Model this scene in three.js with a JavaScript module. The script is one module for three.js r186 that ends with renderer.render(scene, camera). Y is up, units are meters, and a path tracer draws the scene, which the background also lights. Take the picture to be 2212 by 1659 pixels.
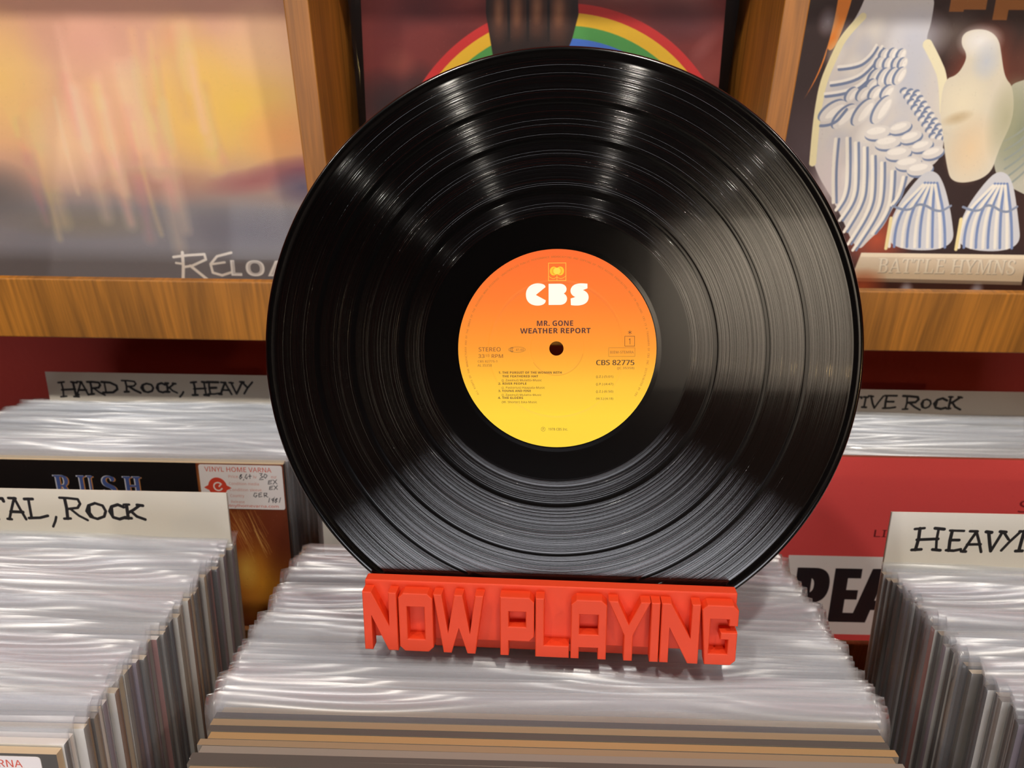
import * as THREE from 'three';
import { RectAreaLightUniformsLib } from 'three/addons/lights/RectAreaLightUniformsLib.js';
import { RoundedBoxGeometry } from 'three/addons/geometries/RoundedBoxGeometry.js';

// ------------------------------------------------------------------ camera, light level, room lamps
const R = (d) => d * Math.PI / 180;
const EYE = 1.2;                                             // height of the camera; heights below are given relative to it and shifted by it
const scene = new THREE.Scene();
scene.background = new THREE.Color(0x000000);
const camera = new THREE.PerspectiveCamera(2 * Math.atan(829.5 / 1658) * 180 / Math.PI, 2212 / 1659, 0.02, 30);
camera.position.set(0, EYE, 0);
camera.rotation.order = 'YXZ';
camera.rotation.set(R(-29.66), R(1.3), R(0.35));
camera.focus = 0.385;
camera.userData.fStop = 15;
scene.add(camera);
const renderer = new THREE.WebGLRenderer({ antialias: true });
renderer.toneMapping = THREE.LinearToneMapping;
renderer.toneMappingExposure = 1.0;
renderer.shadowMap.enabled = true;
renderer.shadowMap.type = THREE.PCFSoftShadowMap;
const TRACK = { y: 2.47, z: 0.05, xs: [-1.31, -0.5, 0.24, 1.06], power: 2.3, color: 0xfff5e8 };
const ROOM_LAMPS = [[0.85, 3.3, 1.75, 9], [2.3, 1.9, 1.6, 1.6]];   // x, y, z, power; the first is a spot turned to the wall
const SHOP_WINDOW = { x0: -1.55, x1: 1.45, y0: 0.55, y1: 1.42, z: 2.6, light: 3.9, color: 0xf6f7ff };   // low shop window behind the camera
RectAreaLightUniformsLib.init();
{
  const w = SHOP_WINDOW, l = new THREE.RectAreaLight(w.color, w.light, w.x1 - w.x0, w.y1 - w.y0);
  l.position.set((w.x0 + w.x1) / 2, (w.y0 + w.y1) / 2, w.z - 0.03); l.lookAt(l.position.x, l.position.y, -5); scene.add(l);
}

// ------------------------------------------------------------------ helpers
function rng(seed) { let s = seed >>> 0; return () => { s = (s + 0x6D2B79F5) >>> 0; let t = s; t = Math.imul(t ^ (t >>> 15), t | 1); t ^= t + Math.imul(t ^ (t >>> 7), t | 61); return ((t ^ (t >>> 14)) >>> 0) / 4294967296; }; }
const used = new Map();
function numbered(name) { const n = used.get(name) || 0; used.set(name, n + 1); return n ? `${name}_${String(n).padStart(3, '0')}` : name; }
function shade(o) { o.castShadow = true; o.receiveShadow = true; return o; }
function tag(o, label, category, group) { o.userData.label = label; o.userData.category = category; if (group) o.userData.group = group; return o; }
function thing(name, label, category, group) { const g = new THREE.Group(); g.name = numbered(name); scene.add(g); return tag(g, label, category, group); }
function part(name, geo, mat, parent) { const m = shade(new THREE.Mesh(geo, mat)); m.name = name; parent.add(m); return m; }
function struct(name, geo, mat) { const m = shade(new THREE.Mesh(geo, mat)); m.name = name; m.userData.kind = 'structure'; scene.add(m); return m; }
function hash(x, y, s) { let h = Math.imul(x, 374761393) + Math.imul(y, 668265263) + Math.imul(s, 974634777); h = Math.imul(h ^ (h >>> 13), 1274126177); return ((h ^ (h >>> 16)) >>> 0) / 4294967296; }
function vnoise(x, y, s, px = 1e9, py = 1e9) {
  const xi = Math.floor(x), yi = Math.floor(y), fx = x - xi, fy = y - yi, u = fx * fx * (3 - 2 * fx), v = fy * fy * (3 - 2 * fy);
  const m = (a, p) => ((a % p) + p) % p, h = (a, b) => hash(m(a, px), m(b, py), s);
  return (h(xi, yi) * (1 - u) + h(xi + 1, yi) * u) * (1 - v) + (h(xi, yi + 1) * (1 - u) + h(xi + 1, yi + 1) * u) * v;
}
function dataTex(w, h, fn, srgb = true) {
  const d = new Uint8Array(w * h * 4);
  for (let y = 0; y < h; y++) for (let x = 0; x < w; x++) { const c = fn(x, y), k = (y * w + x) * 4; d[k] = c[0]; d[k + 1] = c[1]; d[k + 2] = c[2]; d[k + 3] = 255; }
  const t = new THREE.DataTexture(d, w, h); t.magFilter = THREE.LinearFilter; t.minFilter = THREE.LinearMipmapLinearFilter; t.generateMipmaps = true; t.wrapS = t.wrapT = THREE.RepeatWrapping;
  if (srgb) t.colorSpace = THREE.SRGBColorSpace; t.needsUpdate = true; return t;
}
function canvasTex(w, h, draw) {
  const c = document.createElement('canvas'); c.width = w; c.height = h; const g = c.getContext('2d'); draw(g, w, h);
  const t = new THREE.CanvasTexture(c); t.colorSpace = THREE.SRGBColorSpace; t.anisotropy = 8; return t;
}
const std = (o) => new THREE.MeshStandardMaterial(o);
const phys = (o) => new THREE.MeshPhysicalMaterial(o);
function metreUV(geo) {                                        // uv in metres by the side that a face looks to; v runs up, so that grain stands upright
  const p = geo.attributes.position, n = geo.attributes.normal, uv = new Float32Array(p.count * 2);
  for (let i = 0; i < p.count; i++) {
    const ax = Math.abs(n.getX(i)), ay = Math.abs(n.getY(i)), az = Math.abs(n.getZ(i));
    if (az >= ax && az >= ay) { uv[2 * i] = p.getX(i); uv[2 * i + 1] = p.getY(i); } else if (ax >= ay) { uv[2 * i] = p.getZ(i); uv[2 * i + 1] = p.getY(i); } else { uv[2 * i] = p.getX(i); uv[2 * i + 1] = p.getZ(i); }
  }
  geo.setAttribute('uv', new THREE.BufferAttribute(uv, 2)); return geo;
}
function board(x0, x1, y0, y1, z0, z1, r = 0.001) { const g = new RoundedBoxGeometry(x1 - x0, y1 - y0, z1 - z0, 2, r); g.translate((x0 + x1) / 2, (y0 + y1) / 2, (z0 + z1) / 2); return metreUV(g); }

// ------------------------------------------------------------------ materials
const woodTex = (tone, seed) => dataTex(512, 512, (x, y) => {
  const warp = vnoise(x / 64, y / 128, seed, 8, 4) * 2.2;
  const a = vnoise(x / 8 + warp * 2, y / 128, seed + 1, 64, 4), b = vnoise(x / 2, y / 32, seed + 2, 256, 16), c = vnoise(x / 32 + warp, y / 128, seed + 3, 16, 4);
  const t = 0.80 + 0.22 * (a - 0.5) + 0.14 * (b - 0.5) + 0.22 * (c - 0.5);
  return [tone[0] * t + 28, tone[1] * t + 18, tone[2] * t + 6].map((v) => Math.max(0, Math.min(255, v)));
});
function wood(tone, seed, rough = 0.42) { const m = woodTex(tone, seed); m.repeat.set(1 / 0.22, 1 / 0.5); return std({ map: m, roughness: rough }); }
const M = {
  shelf: wood([168, 108, 40], 11), rail: wood([172, 112, 38], 21), bin: wood([176, 122, 72], 31, 0.55), dark: std({ color: 0x24160e, roughness: 0.7 }),
  red: std({ color: 0xb03a2e, roughness: 0.75, bumpMap: dataTex(256, 256, (x, y) => { const v = 255 * (0.5 * vnoise(x / 4, y / 4, 7, 64, 64) + 0.5 * vnoise(x / 16, y / 16, 8, 16, 16)); return [v, v, v]; }, false), bumpScale: 0.0006 }),
  black: std({ color: 0x0a0a0b, roughness: 0.5 }), metal: std({ color: 0x999999, metalness: 1, roughness: 0.35 }),
  film: phys({ color: 0xf8fafd, transmission: 0.885, thickness: 0, roughness: 0.25, ior: 1.49, side: THREE.DoubleSide }),
  clear: phys({ color: 0xffffff, transmission: 1, thickness: 0, roughness: 0.06, ior: 1.49, specularIntensity: 0.25, side: THREE.DoubleSide }),
  vinyl: phys({ color: 0x030303, roughness: 0.16, ior: 1.5, clearcoat: 0.35, clearcoatRoughness: 0.05 }),
  white: std({ color: 0xf1efe9, roughness: 0.7 }),
};
M.red.bumpMap.repeat.set(4, 4);

// ------------------------------------------------------------------ the room
const WZ = -0.775;
struct('floor', board(-3, 3, -0.1, 0, WZ - 0.15, 3), std({ color: 0x4a3a2c, roughness: 0.6 }));
struct('ceiling', board(-3, 3, 3.5, 3.6, WZ - 0.15, 3), std({ color: 0x2a201a, roughness: 0.9 }));
struct('wall_back', board(-3, 3, 0, 3.5, WZ - 0.15, WZ), M.red);
struct('wall_left', board(-3.15, -3, 0, 3.5, WZ - 0.15, 3), std({ color: 0x6b2a20, roughness: 0.8 }));
struct('wall_right', board(3, 3.15, 0, 3.5, WZ - 0.15, 3), std({ color: 0x6b2a20, roughness: 0.8 }));
struct('wall_front', board(-3, 3, 0, 3.5, 2.62, 2.77), std({ color: 0x35221b, roughness: 0.8 }));
{
  const t = thing('wall_board', 'pale board high on the opposite wall, seen only as a grey reflection in the record', 'board');
  part('panel', board(0.25, 1.45, 2.42, 3.4, 2.585, 2.619), std({ color: 0xe9e6de, roughness: 0.8 }), t);
}

// ------------------------------------------------------------------ lamps: a track of four spots over the bins, two pendants further into the room
{
  const t = thing('lamp_track', 'black ceiling track that carries the row of lamps, mirrored as streaks in the record', 'track');
  part('rail', board(-1.7, 1.5, TRACK.y + 0.16, TRACK.y + 0.19, TRACK.z - 0.017, TRACK.z + 0.017), M.black, t);
  for (const x of [-1.5, 0, 1.3]) part('hanger', new THREE.CylinderGeometry(0.004, 0.004, 3.5 - TRACK.y - 0.18, 8).translate(x, (3.5 + TRACK.y + 0.18) / 2, TRACK.z), M.metal, t);
}
function lamp(x, y, z, power, color, label, group, hang) {
  const t = thing('ceiling_lamp', label, 'lamp', group); t.position.set(x, y, z);
  const shadePts = [[0.012, 0.075], [0.03, 0.07], [0.045, 0.04], [0.052, 0.0], [0.055, -0.004], [0.05, -0.004], [0.042, 0.036], [0.012, 0.066]].map((p) => new THREE.Vector2(...p));
  part('lamp_shade', new THREE.LatheGeometry(shadePts, 32), M.black, t);
  part('stem', new THREE.CylinderGeometry(0.006, 0.006, hang, 10).translate(0, 0.07 + hang / 2, 0), M.metal, t);
  const b = part('bulb', new THREE.SphereGeometry(0.028, 24, 16).translate(0, -0.012, 0), std({ color: 0xffffff, emissive: color, emissiveIntensity: 6 }), t);
  b.castShadow = false;
  const l = new THREE.PointLight(color, power, 0, 2); l.position.set(0, -0.012, 0); l.castShadow = true; l.shadow.radius = 1.4; l.shadow.mapSize.set(1024, 1024); t.add(l);
}
['first lamp from the left on the ceiling track', 'second lamp from the left on the ceiling track', 'third lamp from the left on the ceiling track', 'fourth lamp from the left on the ceiling track']
  .forEach((label, i) => lamp(TRACK.xs[i], TRACK.y, TRACK.z, TRACK.power, TRACK.color, label, 'lamps on the ceiling track', 0.09));
{
  const [x, y, z, power] = ROOM_LAMPS[0], t = thing('spot_lamp', 'black ceiling spot turned to the pale board on the opposite wall', 'lamp'); t.position.set(x, y, z);
  const can = new THREE.LatheGeometry([[0.012, 0.06], [0.04, 0.055], [0.045, -0.05], [0.041, -0.05], [0.036, 0.05], [0.012, 0.05]].map((p) => new THREE.Vector2(...p)), 32); can.rotateX(R(-66)); part('housing', can, M.black, t);
  part('stem', new THREE.CylinderGeometry(0.006, 0.006, 0.17, 10).translate(0, 0.115, 0), M.metal, t);
  const dir = new THREE.Vector3(0, -1, 0).applyEuler(new THREE.Euler(R(-66), 0, 0));
  const bulb = new THREE.SphereGeometry(0.025, 24, 16); bulb.translate(...dir.clone().multiplyScalar(0.02).toArray()); part('bulb', bulb, std({ color: 0xffffff, emissive: 0xfff0dc, emissiveIntensity: 3 }), t).castShadow = false;
  const l = new THREE.SpotLight(0xfff0dc, power, 0, R(48), 0.5, 2); l.position.copy(dir).multiplyScalar(0.03); l.target.position.copy(dir); l.castShadow = true; t.add(l, l.target);
}
lamp(...ROOM_LAMPS[1], 0xffd890, 'warm pendant lamp deeper in the room near the right wall', 'pendant lamps deeper in the room', 1.52);
{
  const w = SHOP_WINDOW, t = new THREE.Group(); t.name = 'window_1'; t.userData.kind = 'structure'; scene.add(t);
  part('pane', board(w.x0, w.x1, w.y0, w.y1, w.z - 0.008, w.z), std({ color: 0xdddddd, roughness: 0.4, emissive: w.color, emissiveIntensity: 1.2 }), t);
  const fm = std({ color: 0x2c2018, roughness: 0.6 });
  for (const [a, b, c, d] of [[w.x0 - 0.05, w.x0, w.y0 - 0.05, w.y1 + 0.05], [w.x1, w.x1 + 0.05, w.y0 - 0.05, w.y1 + 0.05], [w.x0, w.x1, w.y1, w.y1 + 0.05], [w.x0, w.x1, w.y0 - 0.05, w.y0]]) part('frame', board(a, b, c, d, w.z - 0.02, 2.62), fm, t);
}

// ------------------------------------------------------------------ display shelf on the wall
const SH = { z: -0.628, lipTop: EYE - 0.2585, lipBot: EYE - 0.317, back: -0.765, floor: EYE - 0.2985, top: EYE + 0.125 };
{
  const t = thing('display_shelf', 'brown wooden wall shelf with upright dividers and a front rail, holding album covers', 'shelf');
  part('back_panel', board(-0.91, 0.94, SH.lipBot, SH.top + 0.3, WZ, SH.back), M.dark, t);
  part('floor_board', board(-0.91, 0.94, SH.floor - 0.0185, SH.floor, SH.back, SH.z - 0.008), M.shelf, t);
  part('front_rail', board(-0.925, 0.955, SH.lipBot, SH.lipTop, SH.z - 0.008, SH.z, 0.0018), M.rail, t);
  for (const [a, b] of [[-0.91, -0.892], [-0.5535, -0.5345], [-0.1853, -0.1663], [0.1825, 0.2013], [0.5505, 0.5695], [0.918, 0.936]]) part('divider', board(a, b, SH.floor, SH.top, SH.back, SH.z - (0.0), 0.0012), M.shelf, t);
  part('top_board', board(-0.91, 0.936, SH.top, SH.top + 0.018, SH.back, SH.z), M.shelf, t);
}

// ------------------------------------------------------------------ prints
const rgb = (r, g, b, a = 1) => `rgba(${r},${g},${b},${a})`;
function blob(g, x, y, rx, ry, c, a, rot = 0) {
  g.save(); g.translate(x, y); g.rotate(rot); g.scale(1, ry / rx);
  const q = g.createRadialGradient(0, 0, 0, 0, 0, rx); q.addColorStop(0, rgb(...c, a)); q.addColorStop(0.5, rgb(...c, a * 0.6)); q.addColorStop(1, rgb(...c, 0)); g.fillStyle = q; g.fillRect(-rx, -rx, 2 * rx, 2 * rx); g.restore();
}
function fit(g, text, x0, x1, yTop, yBase, font, color) {      // sets a line of capitals into a box
  g.save(); g.font = font.replace('SIZE', '100px'); g.textBaseline = 'alphabetic'; const w = g.measureText(text).width;
  g.translate(x0, yBase); g.scale((x1 - x0) / w, (yBase - yTop) / 71.4); g.fillStyle = color; g.fillText(text, 0, 0); g.restore();
}
function speckle(g, w, h, n, seed, cols, s0, s1, a) { const r = rng(seed); for (let i = 0; i < n; i++) { g.fillStyle = rgb(...cols[Math.floor(r() * cols.length)], a * r()); const s = s0 + (s1 - s0) * r(); g.fillRect(r() * w, r() * h, s, s); } }

// soft smear of gold and rose over grey, with the word along its lower edge
const smearTex = canvasTex(1024, 1024, (g, w, h) => {
  const U = (u) => u * w, V = (v) => (1 - v) * h;
  const q = g.createLinearGradient(0, 0, 0, h);
  q.addColorStop(0, '#6a2a18'); q.addColorStop(0.12, '#9a4c30'); q.addColorStop(0.17, '#dca48a'); q.addColorStop(0.35, '#f0c096'); q.addColorStop(0.55, '#eab68c'); q.addColorStop(0.66, '#c49c88'); q.addColorStop(0.74, '#867f7f'); q.addColorStop(1, '#77767c');
  g.fillStyle = q; g.fillRect(0, 0, w, h);
  blob(g, U(0.80), V(0.55), 260, 210, [250, 206, 92], 0.95); blob(g, U(0.66), V(0.56), 150, 260, [250, 204, 100], 0.8); blob(g, U(0.93), V(0.47), 150, 110, [252, 176, 104], 0.8);
  blob(g, U(0.12), V(0.62), 170, 220, [252, 210, 120], 0.75); blob(g, U(0.40), V(0.72), 230, 120, [226, 166, 148], 0.7); blob(g, U(0.9), V(0.72), 170, 130, [246, 200, 154], 0.8);
  blob(g, U(0.36), V(0.52), 120, 240, [206, 150, 130], 0.5); blob(g, U(0.27), V(0.44), 120, 150, [250, 214, 168], 0.6);
  blob(g, U(0.96), V(0.38), 170, 46, [150, 82, 96], 0.85, -0.1); blob(g, U(0.82), V(0.345), 170, 44, [162, 92, 92], 0.8, -0.15); blob(g, U(0.55), V(0.33), 240, 60, [176, 124, 104], 0.6); blob(g, U(0.97), V(0.33), 110, 60, [92, 84, 116], 0.8);
  blob(g, U(0.04), V(0.30), 150, 110, [104, 100, 98], 0.9); blob(g, U(0.3), V(0.22), 300, 60, [128, 116, 98], 0.7); blob(g, U(0.8), V(0.2), 260, 80, [100, 96, 108], 0.7);
  const r = rng(4);
  g.lineCap = 'round';
  for (let i = 0; i < 34; i++) {
    const u = 0.10 + r() * 0.62, v0 = 0.78 - r() * 0.28, len = 0.14 + r() * 0.24, c = [[255, 226, 190], [250, 210, 170], [206, 150, 140], [255, 220, 150]][Math.floor(r() * 4)], bend = 0.012 + r() * 0.03, wd = 5 + r() * 12;
    for (let k = 0; k < 9; k++) { g.strokeStyle = rgb(...c, 0.028); g.lineWidth = wd * (0.4 + k * 0.5); g.beginPath(); g.moveTo(U(u), V(v0)); g.quadraticCurveTo(U(u + bend * 0.2), V(v0 - len * 0.5), U(u + bend), V(v0 - len)); g.stroke(); }
  }
  speckle(g, w, h, 9000, 5, [[255, 240, 220], [60, 40, 40]], 1, 3, 0.07);
  // hand-brushed RE, then blocky outlined capitals
  g.strokeStyle = '#efe9e0'; g.lineJoin = 'round';
  const path = (pts, lw) => { g.lineWidth = lw; g.beginPath(); pts.forEach(([u, v], i) => (i ? g.lineTo(U(u), V(v)) : g.moveTo(U(u), V(v)))); g.stroke(); };
  path([[0.556, 0.118], [0.60, 0.124], [0.652, 0.128], [0.655, 0.112], [0.61, 0.092], [0.585, 0.088]], 8); path([[0.585, 0.132], [0.583, 0.09], [0.576, 0.040]], 10); path([[0.605, 0.092], [0.64, 0.062], [0.672, 0.034]], 9); path([[0.562, 0.100], [0.578, 0.098]], 7);
  path([[0.735, 0.134], [0.69, 0.122], [0.668, 0.098], [0.672, 0.072], [0.70, 0.064], [0.73, 0.074]], 8); path([[0.672, 0.098], [0.712, 0.104]], 7);
  for (const [c, a, b] of [['L', 0.722, 0.765], ['O', 0.77, 0.838], ['A', 0.842, 0.912], ['D', 0.915, 0.975]]) fit(g, c, U(a), U(b), V(0.112), V(0.064), 'bold SIZE sans-serif', '#fbf8f4');
  for (const [c, a, b] of [['L', 0.728, 0.760], ['O', 0.778, 0.830], ['A', 0.852, 0.902], ['D', 0.924, 0.968]]) fit(g, c, U(a), U(b), V(0.108), V(0.068), 'SIZE sans-serif', '#d8d4d2');
});
// a painted rainbow over dark red cloud and a dark rock
const bowTex = canvasTex(1024, 1024, (g, w, h) => {
  const U = (u) => u * w, V = (v) => (1 - v) * h;
  g.fillStyle = '#7c2c28'; g.fillRect(0, 0, w, h);
  const r = rng(9);
  for (let i = 0; i < 60; i++) blob(g, r() * w, V(0.5 + r() * 0.5), 60 + r() * 120, 30 + r() * 60, [[156, 60, 56], [92, 28, 30], [172, 84, 74], [122, 44, 46]][Math.floor(r() * 4)], 0.55, r() - 0.5);
  blob(g, U(0.06), V(0.56), 150, 110, [40, 22, 22], 0.9); blob(g, U(0.16), V(0.6), 70, 90, [50, 24, 22], 0.8); blob(g, U(0.1), V(0.67), 60, 50, [150, 78, 62], 0.6); blob(g, U(0.9), V(0.78), 140, 60, [92, 44, 50], 0.7); blob(g, U(0.95), V(0.72), 60, 30, [170, 100, 96], 0.5, -0.8);
  // arc
  const cx = U(0.567), cy = V(0.332), R0 = 0.496 * w;
  [['#d8302f', 1.0, 0.95], ['#f6c42e', 0.952, 0.885], ['#52a252', 0.887, 0.82], ['#4476d8', 0.822, 0.72], ['#5a4aa0', 0.722, 0.64]].forEach(([c, a, b]) => { g.strokeStyle = c; g.lineWidth = R0 * (a - b); g.beginPath(); g.arc(cx, cy, R0 * (a + b) / 2, 0, Math.PI * 2); g.stroke(); });
  g.fillStyle = '#3c1614'; g.fillRect(0, V(0.36), w, h);
  const rr = rng(12); for (let i = 0; i < 40; i++) blob(g, rr() * w, V(0.35 * rr()), 90, 40, [[30, 26, 40], [70, 30, 26]][i % 2], 0.5);
  // rock with worn grooves in the middle of the bow
  g.fillStyle = '#2b1814'; g.beginPath(); [[0.345, 1], [0.345, 0.80], [0.365, 0.69], [0.37, 0.60], [0.56, 0.60], [0.565, 0.69], [0.585, 0.74], [0.60, 0.80], [0.585, 1]].forEach(([u, v], i) => (i ? g.lineTo(U(u), V(v)) : g.moveTo(U(u), V(v)))); g.fill();
  for (const [u, v, rx, ry] of [[0.38, 0.80, 22, 70], [0.43, 0.80, 24, 74], [0.485, 0.805, 24, 70], [0.545, 0.80, 28, 74]]) { blob(g, U(u), V(v), rx * 1.5, ry * 1.3, [112, 66, 44], 0.95); blob(g, U(u), V(v + 0.01), rx * 0.8, ry * 0.7, [186, 130, 92], 0.75); }
  for (const u of [0.405, 0.458, 0.515]) { g.strokeStyle = '#1c0e0c'; g.lineWidth = 7; g.beginPath(); g.moveTo(U(u), V(0.9)); g.lineTo(U(u + 0.004), V(0.73)); g.stroke(); }
  blob(g, U(0.47), V(0.70), 110, 50, [38, 24, 24], 0.95);
  speckle(g, w, h, 6000, 14, [[255, 220, 200], [20, 8, 8]], 1, 3, 0.10);
});
// plain carved wing and pale body in stone over dark and flame orange, with a carved plaque
const stoneTex = canvasTex(1024, 1024, (g, w, h) => {
  const U = (u) => u * w, V = (v) => (1 - v) * h;
  g.fillStyle = '#2e1714'; g.fillRect(0, 0, w, h);
  blob(g, U(0.1), V(0.45), 130, 190, [88, 70, 74], 0.7); blob(g, U(0.56), V(0.62), 130, 200, [196, 92, 58], 0.8); blob(g, U(0.46), V(0.76), 90, 80, [112, 100, 92], 0.8); blob(g, U(0.75), V(0.7), 120, 160, [184, 96, 64], 0.8); blob(g, U(0.34), V(0.2), 120, 120, [206, 84, 40], 0.9); blob(g, U(0.9), V(0.3), 200, 200, [120, 60, 40], 0.6);
  g.fillStyle = '#f08a2a'; g.beginPath(); g.moveTo(U(0.135), V(0.95)); g.quadraticCurveTo(U(0.15), V(0.72), U(0.075), V(0.585)); g.quadraticCurveTo(U(0.12), V(0.66), U(0.125), V(0.72)); g.quadraticCurveTo(U(0.155), V(0.68), U(0.19), V(0.95)); g.fill();
  // top lettering band, only its lower edge shows
  for (let k = 0; k < 5; k++) { g.fillStyle = '#a0612a'; g.fillRect(U(0.44 + k * 0.12), V(0.98), 40, 170 + 20 * (k % 2)); g.fillRect(U(0.45 + k * 0.12), V(0.845), 90, 26); }
  const line = (pts, c, lw) => { g.strokeStyle = c; g.lineWidth = lw; g.lineCap = 'round'; g.beginPath(); pts.forEach(([u, v], i) => (i ? g.lineTo(U(u), V(v)) : g.moveTo(U(u), V(v)))); g.stroke(); };
  const fill = (pts, c) => { g.fillStyle = c; g.beginPath(); pts.forEach(([u, v], i) => (i ? g.lineTo(U(u), V(v)) : g.moveTo(U(u), V(v)))); g.closePath(); g.fill(); };
  // wing, placed by its outline and rows of feathers
  const S = (x, y) => { const px = 1690 + x / 2.513, py = y / 2.513; return [0.1895 + 0.00018 * py + (0.00125 + 2.8e-7 * py) * (px - 1850), 0.84 - 0.0011 * py - 2.8e-7 * py * py]; };
  const sf = (pts, c) => { const q = pts.map((p) => S(...p)).map(([u, v]) => [U(u), V(v)]), n = q.length, md = (a, b) => [(a[0] + b[0]) / 2, (a[1] + b[1]) / 2]; g.fillStyle = c; g.beginPath(); g.moveTo(...md(q[n - 1], q[0])); q.forEach((a, i) => g.quadraticCurveTo(...a, ...md(a, q[(i + 1) % n]))); g.closePath(); g.fill(); }, sl = (pts, c, lw) => { g.strokeStyle = c; g.lineWidth = lw; g.lineCap = 'round'; g.lineJoin = 'round'; g.beginPath(); const q = pts.map((p) => S(...p)); g.moveTo(U(q[0][0]), V(q[0][1])); for (let i = 1; i + 1 < q.length; i++) g.quadraticCurveTo(U(q[i][0]), V(q[i][1]), U((q[i][0] + q[i + 1][0]) / 2), V((q[i][1] + q[i + 1][1]) / 2)); const e = q[q.length - 1]; g.lineTo(U(e[0]), V(e[1])); g.stroke(); };
  const wing = [[470, -80], [400, 90], [320, 190], [260, 320], [205, 450], [180, 580], [165, 700], [150, 900], [300, 1130], [400, 1370], [470, 1290], [540, 1230], [600, 1100], [700, 950], [830, 880], [860, 780], [860, 600], [870, 420], [830, 330], [780, 250], [770, 200], [800, 120], [830, -80]];
  sf(wing, '#e2dcd5');
  const sb = (x, y, rx, ry, c, a, rot) => { const [u, v] = S(x, y); blob(g, U(u), V(v), rx, ry, c, a, rot); };
  for (let k = 0; k < 26; k++) { const t = k / 25; sb(240 + 420 * ((k * 0.618) % 1), 120 + 900 * t, 34, 46, k % 2 ? [252, 246, 232] : [206, 208, 218], 0.55, t); }
  sb(700, 200, 110, 90, [214, 216, 226], 0.9); sb(690, 420, 60, 140, [206, 210, 222], 0.8); sb(250, 1000, 70, 140, [236, 222, 220], 0.8);
  sl([[430, 90], [330, 190], [270, 320], [215, 450], [190, 580], [175, 700], [160, 890]], '#fbf0bc', 20); sl([[860, 600], [860, 430], [820, 330], [775, 240]], '#fbf2cc', 26);
  const feather = (x, y, a, L, W2) => { const [u, v] = S(x, y); g.save(); g.translate(U(u), V(v)); g.rotate(a); const el = (dx, dy, l, w2, c) => { g.fillStyle = c; g.beginPath(); g.ellipse(dx, dy, l, w2, 0, 0, 7); g.fill(); }; el(2, 5, L + 1, W2 + 2, '#7d8cab'); el(0, 0, L, W2, '#ece7e0'); el(-L * 0.1, -W2 * 0.25, L * 0.72, W2 * 0.5, '#fffaf0'); g.restore(); };
  for (const q of [[[300, 382], [400, 375], [470, 320], [505, 262]], [[258, 470], [380, 455], [480, 370], [535, 268]], [[228, 530], [370, 515], [470, 430], [545, 300]]]) { sl(q, '#7d8cab', 9); sl(q.map(([x, y]) => [x - 4, y - 14]), '#fffaf0', 8); }
  for (const [x, y] of [[545, 300], [592, 296], [638, 300], [520, 345], [566, 345], [612, 345], [645, 348]]) feather(x, y, 1.9, 17, 11);
  for (const [x, y] of [[490, 425], [540, 420], [585, 418], [628, 415], [470, 480]]) feather(x, y, 2.0, 25, 13);
  for (const [x, y] of [[370, 520], [430, 516], [495, 510], [560, 505]]) feather(x, y, 2.2, 22, 13);
  for (const [x, y, a] of [[265, 610, 2.5], [330, 640, 2.3], [430, 615, 2.15], [530, 600, 2.05]]) feather(x, y, a, 42, 19);
  for (const [x, y] of [[505, 722], [560, 775], [615, 832], [668, 885], [730, 915]]) feather(x, y, -0.15, 38, 19);
  for (const [x, y] of [[625, 695], [682, 745], [740, 792], [798, 828]]) feather(x, y, -0.3, 32, 16);
  for (let k = 0; k < 9; k++) for (let j = 0; j < 3; j++) feather(650 + k * 19 + j * 34, 500 + k * 30 + j * 6, 2.6, 10, 6);
  for (const q of [[[300, 760], [285, 900], [290, 1100]], [[360, 755], [365, 960], [350, 1070], [305, 1140]], [[405, 780], [410, 980], [395, 1090], [325, 1195]], [[452, 805], [455, 1000], [435, 1110], [350, 1255]], [[495, 850], [500, 1020], [480, 1140], [372, 1320]], [[545, 885], [548, 1040], [520, 1160], [398, 1352]], [[600, 930], [598, 1060], [570, 1160], [500, 1262]], [[660, 960], [640, 1060], [600, 1110]]]) { sl(q, '#7d8cab', 7); sl(q.map(([x, y]) => [x - 18, y]), '#fff9ea', 9); }
  sl([[200, 690], [270, 690], [340, 600]], '#7d8cab', 8);
  // far wing, rounded body, plain smooth top
  sf([[1180, 470], [1312, 420], [1700, 300], [1700, 1200], [1200, 1020], [1100, 900]], '#c9c7b4'); sb(1260, 700, 100, 160, [138, 146, 120], 0.9); for (let k = 0; k < 6; k++) sl([[1180, 760 + k * 50], [1260, 720 + k * 46], [1320, 650 + k * 46]], '#9aa39c', 6);
  sf([[862, 430], [930, 410], [975, 340], [985, 290], [955, 240], [965, 180], [1030, 152], [1110, 160], [1160, 210], [1170, 300], [1185, 420], [1230, 470], [1230, 640], [1150, 800], [1100, 960], [900, 1000], [868, 880], [850, 700], [835, 600]], '#e8dfc8');
  sb(1060, 220, 70, 50, [252, 250, 246], 0.95); sb(1090, 330, 46, 60, [206, 212, 220], 0.9); sb(960, 560, 90, 90, [252, 240, 206], 0.9); sb(1000, 800, 80, 110, [248, 216, 170], 0.8); sb(1190, 640, 60, 130, [170, 168, 130], 0.7); sb(930, 640, 50, 20, [206, 180, 136], 0.8, -0.3);
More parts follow.
